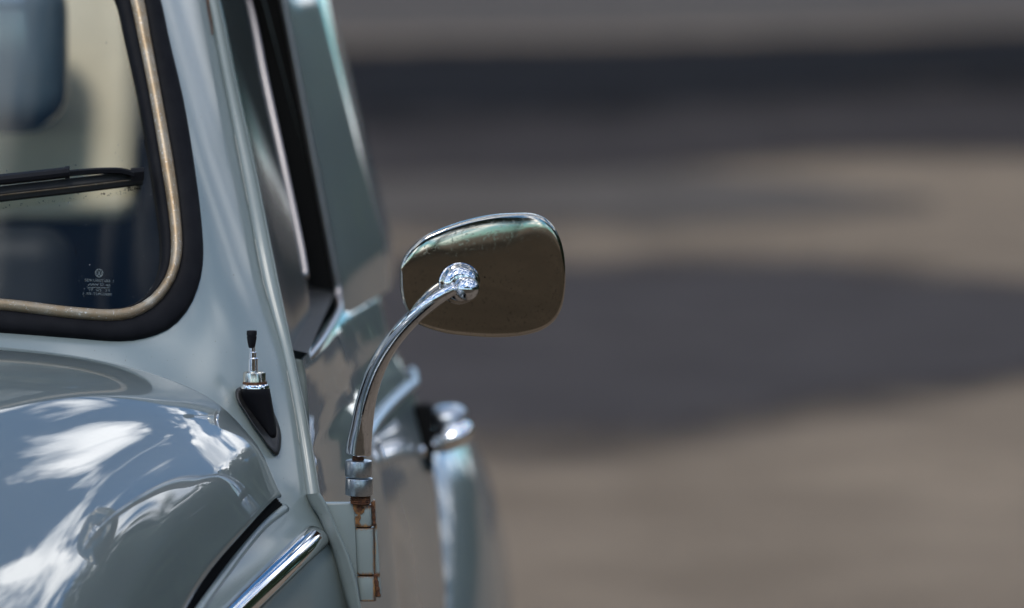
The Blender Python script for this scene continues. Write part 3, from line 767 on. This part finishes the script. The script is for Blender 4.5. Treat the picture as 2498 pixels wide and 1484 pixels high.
rm = ramp(n, l, mth('ADD', mth('MULTIPLY', tot, .75), mth('MULTIPLY', mth('SUBTRACT', rf, .5), .9)), [(.30, (0, 0, 0)), (.62, (1, 1, 1))])
rc = ramp(n, l, rf, [(.35, (.03, .011, .005)), (.5, (.14, .058, .018)), (.65, (.34, .19, .07))])
l.new(mixcol(n, l, rm, (.205, .240, .232), rc), b.inputs['Base Color']); b.inputs['Roughness'].default_value = .45; b.inputs['Coat Weight'].default_value = .25; b.inputs['Coat Roughness'].default_value = .2
bump(n, l, b, rm, .3, .0006)
def hexa(name, tl, tr, br, bl, y0, y1, mat, parent, bev=.0012, side=None):
    f_ = [at(*p, y0) for p in (tl, tr, br, bl)]; k_ = [q + np.array([0, y1-y0, 0]) for q in f_]
    bm = bmesh.new(); vs_ = [bm.verts.new(q) for q in f_ + k_]
    for q in ((0, 1, 2, 3), (7, 6, 5, 4), (0, 4, 5, 1), (1, 5, 6, 2), (2, 6, 7, 3), (3, 7, 4, 0)): bm.faces.new([vs_[i] for i in q])
    bmesh.ops.recalc_face_normals(bm, faces=bm.faces[:])
    if bev: bmesh.ops.bevel(bm, geom=bm.edges[:], offset=bev, segments=3, affect='EDGES', profile=.5)
    me = bpy.data.meshes.new(name); bm.to_mesh(me); bm.free(); me.polygons.foreach_set('use_smooth', [True]*len(me.polygons)); me.materials.append(mat)
    o = bpy.data.objects.new(name, me); col.objects.link(o)
    if parent is not None: set_parent(o, parent)
    return o
hinge = hexa('door_hinge', (780, 1229), (864, 1229), (874, 1464), (850, 1464), YH-.002, YH+.012, M['paint_old'], car, .001)
hinge['label'] = 'grey painted door hinge with rusty joints'
def knuckle(u0, u1, v0, u2, u3, v1):
    # D-shaped hinge knuckle between two levels: rounded face, flat sides
    rows = []
    for t in (0, .012, .03, .5, .97, .988, 1):
        ul = u0 + (u2-u0)*t; ur = u1 + (u3-u1)*t; v = v0 + (v1-v0)*t
        sh = .955 if t in (0, 1) else (.985 if t in (.012, .988) else 1)
        c_ = at((ul+ur)/2, v, YH+.004); rx = (ur-ul)/2*YH/F*sh; ry = .0085*sh
        th = np.linspace(0, 2*np.pi, 40, endpoint=False); e = .55
        rows.append(np.stack([c_[0] + rx*np.sign(np.cos(th))*np.abs(np.cos(th))**e, c_[1] + ry*np.sign(np.sin(th))*np.abs(np.sin(th))**e, np.full(40, c_[2])], 1))
    return grid_obj('hinge_knuckle', rows, M['hinge_paint'], hinge, wrap=True, caps=True)
knuckle(862, 907, 1230, 865, 909, 1283); knuckle(866, 912, 1287, 871, 916, 1400); knuckle(871, 916, 1404, 874, 919, 1464)
pc = spline([(885, 1235, YH+.006), (890, 1340, YH+.006), (897, 1458, YH+.006)], 10)
tube('hinge_pin', [at(*p) for p in pc], .0072, M['rust'], hinge, 14)
hexa('hinge_leaf', (908, 1221), (914, 1221), (930, 1458), (920, 1458), YH+.000, YH+.010, M['hinge_paint'], hinge, .0008)
for q in ((909, 1224, 913, 1282, .0016), (914, 1400, 923, 1455, .0022)):
    tube('rust_seam', [at(u, v, YH-.0012) for u, v in zip(np.linspace(q[0], q[2], 12), np.linspace(q[1], q[3], 12))], q[4] + .0004*np.sin(np.arange(12)*1.9), M['rust'], hinge, 8)
def stain(name, pts, y, mat, parent):
    p = spline(pts, 40, closed=True); c_ = p.mean(0)
    rng = np.random.RandomState(len(pts)); jit = 1 + .08*rng.randn(40)
    p = c_ + (p-c_)*jit[:, None]
    V = [at(*c_, y-.0002)] + [at(*q, y) for q in p]
    return mesh_obj(name, V, [(0, i+1, (i+1) % 40 + 1) for i in range(40)], mat, parent)
yk = YH + .004 - .0085
for pts in ([(861, 1231), (872, 1229), (884, 1231), (889, 1240), (887, 1250), (880, 1256), (870, 1254), (863, 1246)], [(866, 1262), (874, 1256), (880, 1262), (876, 1274), (880, 1281), (869, 1280)]):
    stain('rust_stain', pts, yk-.0006, M['rust_stain'], hinge)
stain('rust_hole', [(872, 1232), (880, 1233), (884, 1240), (880, 1247), (873, 1245), (870, 1238)], yk-.0010, M['rust'], hinge)

# ------------------------------------------------------------------ antenna
m, n, l, b = new_mat('gasket_rubber'); M['gasket'] = m
l.new(ramp(n, l, noise(n, l, 120, 5, .65), [(.35, (.009, .009, .010)), (.75, (.024, .023, .022))]), b.inputs['Base Color']); b.inputs['Roughness'].default_value = .42; b.inputs['Specular IOR Level'].default_value = .4
def bpn(u, v):
    a_, b2, c_ = body_pt(u, v), body_pt(u+3, v), body_pt(u, v+3)
    nn = np.cross(c_-a_, b2-a_); nn /= np.linalg.norm(nn)
    if nn @ (CAM - a_) < 0: nn = -nn
    return nn
ya = body_y([(640, 1030)])[0] - .004
def pa(r): return r*ya/F
AX = np.array([-.0, .03, 1.0])
gk_out = [(576, 950), (574, 962), (580, 980), (594, 1002), (614, 1034), (640, 1070), (662, 1100), (677, 1111), (683, 1099), (686, 1072), (683, 1046), (670, 1010), (652, 975), (630, 950), (600, 940)]
go = spline(gk_out, 80, closed=True); gcen = go.mean(0)
rows = []
for t, d in ((1.0, -.004), (1.0, .004), (.985, .0065), (.95, .0085), (.88, .0095), (.80, .0090), (.74, .0075), (.3, .007), (.02, .007)):
    uv = gcen + (go-gcen)*t; y_ = body_y(uv)
    rows.append(np.array([at(u, v, yy_-d) for (u, v), yy_ in zip(uv, y_)]))
ant = grid_obj('antenna', rows, M['gasket'], car, wrap=True, label='telescopic antenna with black base and rubber gasket')
# black wedge body: round top, long foot on the gasket
th = np.linspace(0, 2*np.pi, 48, endpoint=False)
ctop = at(622.5, 948, ya)
foot = spline([(588, 962), (597, 985), (622, 1020), (648, 1055), (664, 1074), (674, 1072), (676, 1050), (668, 1018), (655, 985), (640, 962), (612, 950)], 48, closed=True)
fy = body_y(foot) - .006
footp = np.array([at(u, v, y) for (u, v), y in zip(foot, fy)])
ft_c = footp.mean(0); ang = np.arctan2(footp[:, 1]-ft_c[1], footp[:, 0]-ft_c[0])
topring = ctop + pa(35.5)*np.stack([np.cos(ang), np.sin(ang), 0*ang], 1)
rows = [topring*(1-t) + footp*t for t in np.linspace(0, 1, 8)]
rows = [ctop + (topring-ctop)*.97 + np.array([0, 0, .0008])] + rows
grid_obj('antenna_base', rows, M['plastic'], ant, wrap=True, caps=True)
def seg_l(name, uc, v0, v1, prof_, mat):
    lathe(name, at(uc, v1, ya), AX, [(pa(v1-v0)*t, pa(r)) for t, r in prof_], mat, ant)
seg_l('antenna_flange', 622.5, 937, 948, [(0, 34), (.1, 35.2), (.5, 35.2), (.8, 34), (1, 31)], M['chrome_bright'])
seg_l('antenna_ring', 621.5, 931, 940, [(0, 30), (1, 30)], M['rust'])
m, n, l, b = new_mat('warm_nickel'); M['nickel'] = m
b.inputs['Metallic'].default_value = 1; b.inputs['Roughness'].default_value = .2; b.inputs['Base Color'].default_value = (.62, .58, .50, 1)
sharp(lathe('antenna_nut', at(620.5, 936, ya), AX, [(0, pa(28)), (pa(24), pa(28)), (pa(27.5), pa(27)), (pa(30), pa(24)), (pa(30.5), pa(5))], M['nickel'], ant), 40)
seg_l('antenna_mast', 617.5, 872, 908, [(0, 11.3), (.93, 11.3), (1, 9)], M['chrome_bright'])
seg_l('antenna_mast', 616.5, 858, 874, [(0, 8.4), (.9, 8.4), (1, 7)], M['chrome_bright'])
seg_l('antenna_mast', 615.5, 846, 860, [(0, 6.4), (1, 6.4)], M['chrome_bright'])
lathe('antenna_tip', at(614, 849, ya), AX, [(0, pa(7)), (pa(3), pa(8.2)), (pa(14), pa(10.5)), (pa(26), pa(12.3)), (pa(28.5), pa(12.2)), (pa(29), pa(11)), (pa(30.5), pa(11)), (pa(31), pa(12.6)), (pa(40), pa(12.6)), (pa(42.5), pa(11.6)), (pa(43), pa(9)), (pa(43), pa(1))], M['plastic'], ant)

# ------------------------------------------------------------------ wiper
def wp(u, v, h): return pw(u - 540*h, v + 1113*h, h)      # allow for the height above the glass
blade_c = spline([(-560, 560), (-300, 522), (0, 481), (180, 460), (348, 439)], 60)
def prism(name, path, prof_, mat, parent, **k):          # prof_: (dv pixels, height off the glass)
    rows = [np.array([wp(u, v + dv, h) for u, v in path]) for dv, h in prof_]
    rows = list(np.array(rows).transpose(1, 0, 2))
    return sharp(grid_obj(name, rows, mat, parent, wrap=True, caps=True, **k), 30)
wiper = prism('wiper_blade', blade_c, [(12, .001), (13, .003), (8, .008), (-1, .010), (-9, .012), (-25, .012), (-26, .009), (-8, .006), (6, .001)], M['rubber_dusty'], car, label='black wiper blade lying across the windscreen')
prism('blade_spine', blade_c, [(-2.2, .0125), (-3.6, .0135), (-5.0, .0125), (-3.6, .0115)], M['trim'], wiper)  # thin light strip standing in for the highlight along the blade edge
armc_ = spline([(-560, 500), (-300, 468), (0, 440), (90, 430), (166, 421)], 50)
prism('wiper_arm', armc_, [(13, .018), (8, .022), (0, .024), (-8, .024), (-14, .020), (-14, .016), (10, .014)], M['plastic'], wiper)
prism('wiper_arm_end', spline([(160, 421.5), (166, 421), (171, 420.5)], 6), [(15, .018), (8, .024), (0, .026), (-9, .026), (-15.5, .021), (-15, .015), (12, .013)], M['plastic'], wiper)
tube('wiper_pivot', [wp(u, v, h) for u, v, h in spline([(-548, 498, .020), (-600, 520, .022), (-640, 600, .022), (-655, 720, .020), (-660, 815, .012), (-660, 830, -.004)], 30)], np.interp(np.linspace(0, 1, 30), [0, .8, 1], [.004, .006, .011]), M['plastic'], wiper, 12)
bridge = spline([(150, 426), (190, 421), (250, 417), (290, 417), (312, 421), (326, 426)], 40)
prism('wiper_bridge', bridge, [(8, .013), (5, .020), (-4, .022), (-8, .019), (-7, .013)], M['plastic'], wiper)
prism('blade_clip', spline([(318, 423), (335, 421.5), (350, 420)], 10), [(20, .004), (20, .015), (-2, .021), (-10, .021), (-13, .017), (-12, .004)], M['plastic'], wiper)

rng_ = np.random.RandomState(4)
M['grime'] = plain('dried_grime', (.05, .042, .03), .95, 300, .4, .1)
V, Fc = [], []
def fleck(u, v, r):
    k = len(V); m_ = 9; V.append(pw(u, v, -.0018))
    for q in range(m_):
        a_ = 2*math.pi*q/m_; rr = r*(.55 + .8*rng_.rand()); V.append(pw(u + rr*math.cos(a_)*1.3, v + rr*math.sin(a_), -.0020))
    Fc.extend([(k, k+1+q, k+1+(q+1) % m_) for q in range(m_)])
for _ in range(46): fleck(318 + 13*rng_.randn()*.8, 458 + 5*rng_.randn(), .5 + 1.5*rng_.rand()**2)
for _ in range(60):
    u_ = 330*rng_.rand(); fleck(u_, np.interp(u_, [0, 348], [498, 455]) + 3 + abs(5*rng_.randn()), .4 + 1.0*rng_.rand()**2)
fleck(255, 471, 2.6)
mesh_obj('dried_grime', V, Fc, M['grime'], windscreen, smooth=False)
# ------------------------------------------------------------------ cabin
def slab(name, x0, x1, z0, z1, y0, y1, mat, rad, label):
    o = box(name, (x0, y0, z0), (x1, y1, z1), mat, car, rad, 6, label)
    return o
slab('headliner', XC-.5, -.30, 1.125, 1.44, 5.06, 5.12, M['cream'], .02, 'cream lining behind the front seat')
sb_ = box('rear_seat_back', (-.45, -.03, -.005), (.368, .03, .42), M['cream'], None, .025, 6, 'cream vinyl seat back seen through the windscreen')
sb_.location = (XC, 4.98, 1.035); sb_.rotation_euler = (math.radians(-20), 0, 0); set_parent(sb_, car)
slab('front_seat', XC+.03, -.552, 1.138, 1.33, 4.84, 4.95, M['blue_vinyl'], .05, 'blue-grey padded headrest behind the windscreen')
slab('seat_cushion', XC-.45, -.555, .60, 1.025, 4.90, 5.01, M['grey_vinyl'], .04, 'dim grey seat back behind the windscreen')
box('cabin_trim', (XC-.55, 5.17, .5), (XC+.55, 5.2, 1.2), M['dark_trim'], car)
box('door_card', (-.345, 4.12, .4), (-.315, 5.2, .985), M['dark_trim'], car)
box('dashboard', (XC-.5, 4.07, .72), (XC+.49, 4.28, .905), M['dark_trim'], car, .03)

# ------------------------------------------------------------------ trees and a house in front of the car, seen mirrored in its paint
m, n, l, b = new_mat('leaves'); M['leaf'] = m
oi = n.new('ShaderNodeObjectInfo')
l.new(ramp(n, l, noise(n, l, 1.3, 3), [(.3, (.013, .030, .010)), (.7, (.042, .072, .022))]), b.inputs['Base Color']); b.inputs['Roughness'].default_value = .6
M['bark'] = plain('bark', (.07, .055, .04), .9, 6, .4)
M['brick'] = plain('red_brick', (.34, .15, .11), .85, 4, .2)
M['tile'] = plain('roof_tile', (.12, .07, .06), .8, 3, .3)
M['white'] = plain('white_paint', (.75, .75, .72), .5, 3, .05)
def tree_mesh(seed):
    rng = np.random.RandomState(seed)
    cl = []
    for _ in range(42):
        d = rng.randn(3); d /= np.linalg.norm(d)
        cl.append((d*np.array([2.2, 2.2, 2.4])*rng.rand()**.4 + np.array([0, 0, 5.6]), .55 + .5*rng.rand()))
    V, Fc = [], []
    for c_, r in cl:
        for _ in range(150):
            p = rng.randn(3); p = c_ + p/np.linalg.norm(p)*r*(.6 + .5*rng.rand())
            a1 = rng.randn(3); a1 /= np.linalg.norm(a1); a2 = np.cross(a1, rng.randn(3)); a2 /= np.linalg.norm(a2)
            s_ = .10 + .09*rng.rand(); k = len(V)
            V += [p - a1*s_, p + a2*s_*.5, p + a1*s_, p - a2*s_*.5]; Fc.append((k, k+1, k+2, k+3))
    return V, Fc
tm = [tree_mesh(s_) for s_ in (3, 11)]
tree_me = []
for k, (V, Fc) in enumerate(tm):
    me = bpy.data.meshes.new('crown'); me.from_pydata([tuple(map(float, q)) for q in V], [], Fc); me.materials.append(M['leaf']); tree_me.append(me)
tr_rows = tube_rows(spline([(0, 0, -.1), (.05, 0, 1.2), (-.05, .08, 2.8), (.1, 0, 4.5), (.15, .1, 6.2)], 16), np.linspace(.24, .06, 16), 10)
def tree(x, y, s_, k, rz):
    e = bpy.data.objects.new('leafy_tree', None); col.objects.link(e); e.location = (x, y, 0); e.rotation_euler = (0, 0, rz); e.scale = (s_, s_, s_)
    e['label'] = 'leafy green tree, seen only mirrored in the hood paint'; e['category'] = 'tree'; e['group'] = 'trees mirrored in the hood'
    cr_ = bpy.data.objects.new('crown', tree_me[k]); col.objects.link(cr_); cr_.parent = e
    tk = bpy.data.objects.new('trunk', trunk_me); col.objects.link(tk); tk.parent = e
tk0 = grid_obj('trunk', tr_rows, M['bark'], None, wrap=True); trunk_me = tk0.data; bpy.data.objects.remove(tk0)
for x, y, s_, k, rz in ((14, -9, .95, 0, .3), (18, -2, .9, 1, 1.1), (17, -14, 1.0, 0, 2.0), (9, -17, .9, 1, 2.7), (3, -20, 1.5, 0, 3.6), (-5, -22, 1.6, 1, 4.4), (-12, -20, 1.5, 0, 5.0), (-1, -18, 1.4, 1, .8), (7, -21, 1.5, 0, 1.7), (-8.5, -18, 1.4, 1, 2.6), (14.5, 10, .9, 1, 5.7), (13.5, 19, 1.0, 0, .9), (12.5, 29, 1.0, 1, 1.9), (13, 40, 1.1, 0, 3.0), (14, 14.5, .95, 1, .4), (13.5, 24, 1.05, 0, 1.5), (13, 34, 1.0, 1, 2.2), (16, 5, .85, 0, 4.1)):
    tree(x, y, s_, k, rz)
house = bpy.data.objects.new('brick_house', None); col.objects.link(house); house.location = (23, 4, 0)
house['label'] = 'red brick house, seen only mirrored in the hood paint'; house['category'] = 'house'
box('wall', (20, 0, 0), (26, 8, 3.2), M['brick'], house)
mesh_obj('roof', [(19.6, -.4, 3.2), (26.4, -.4, 3.2), (26.4, 8.4, 3.2), (19.6, 8.4, 3.2), (23, -.4, 5.4), (23, 8.4, 5.4)], [(0, 3, 5, 4), (1, 4, 5, 2), (0, 4, 1), (2, 5, 3), (0, 1, 2, 3)], M['tile'], house, smooth=False)
for yy_ in (1.4, 4.0, 6.4):
    w_ = box('window', (19.95, yy_-.6, 1.0), (20.05, yy_+.6, 2.3), M['white'], house)
    box('pane', (19.93, yy_-.5, 1.1), (19.96, yy_+.5, 2.2), M['blue_vinyl'], w_)

# hedge along the right side of the drive: seen only as a dim green reflection along the door
rng = np.random.RandomState(5); V, Fc = [], []
for _ in range(14000):
    yy_ = -4 + 52*rng.rand(); p = np.array([9.5 + rng.randn()*.35, yy_, 3.4*rng.rand()**.85 + .25*math.sin(yy_*1.7)])
    a1 = rng.randn(3); a1 /= np.linalg.norm(a1); a2 = np.cross(a1, rng.randn(3)); a2 /= np.linalg.norm(a2); s_ = .22 + .12*rng.rand(); k = len(V)
    V += [p - a1*s_, p + a2*s_*.6, p + a1*s_, p - a2*s_*.6]; Fc.append((k, k+1, k+2, k+3))
hedge = mesh_obj('hedge', V, Fc, M['leaf'], None, smooth=False)
hedge['label'] = 'tall green hedge, seen only mirrored along the car door'; hedge['category'] = 'hedge'
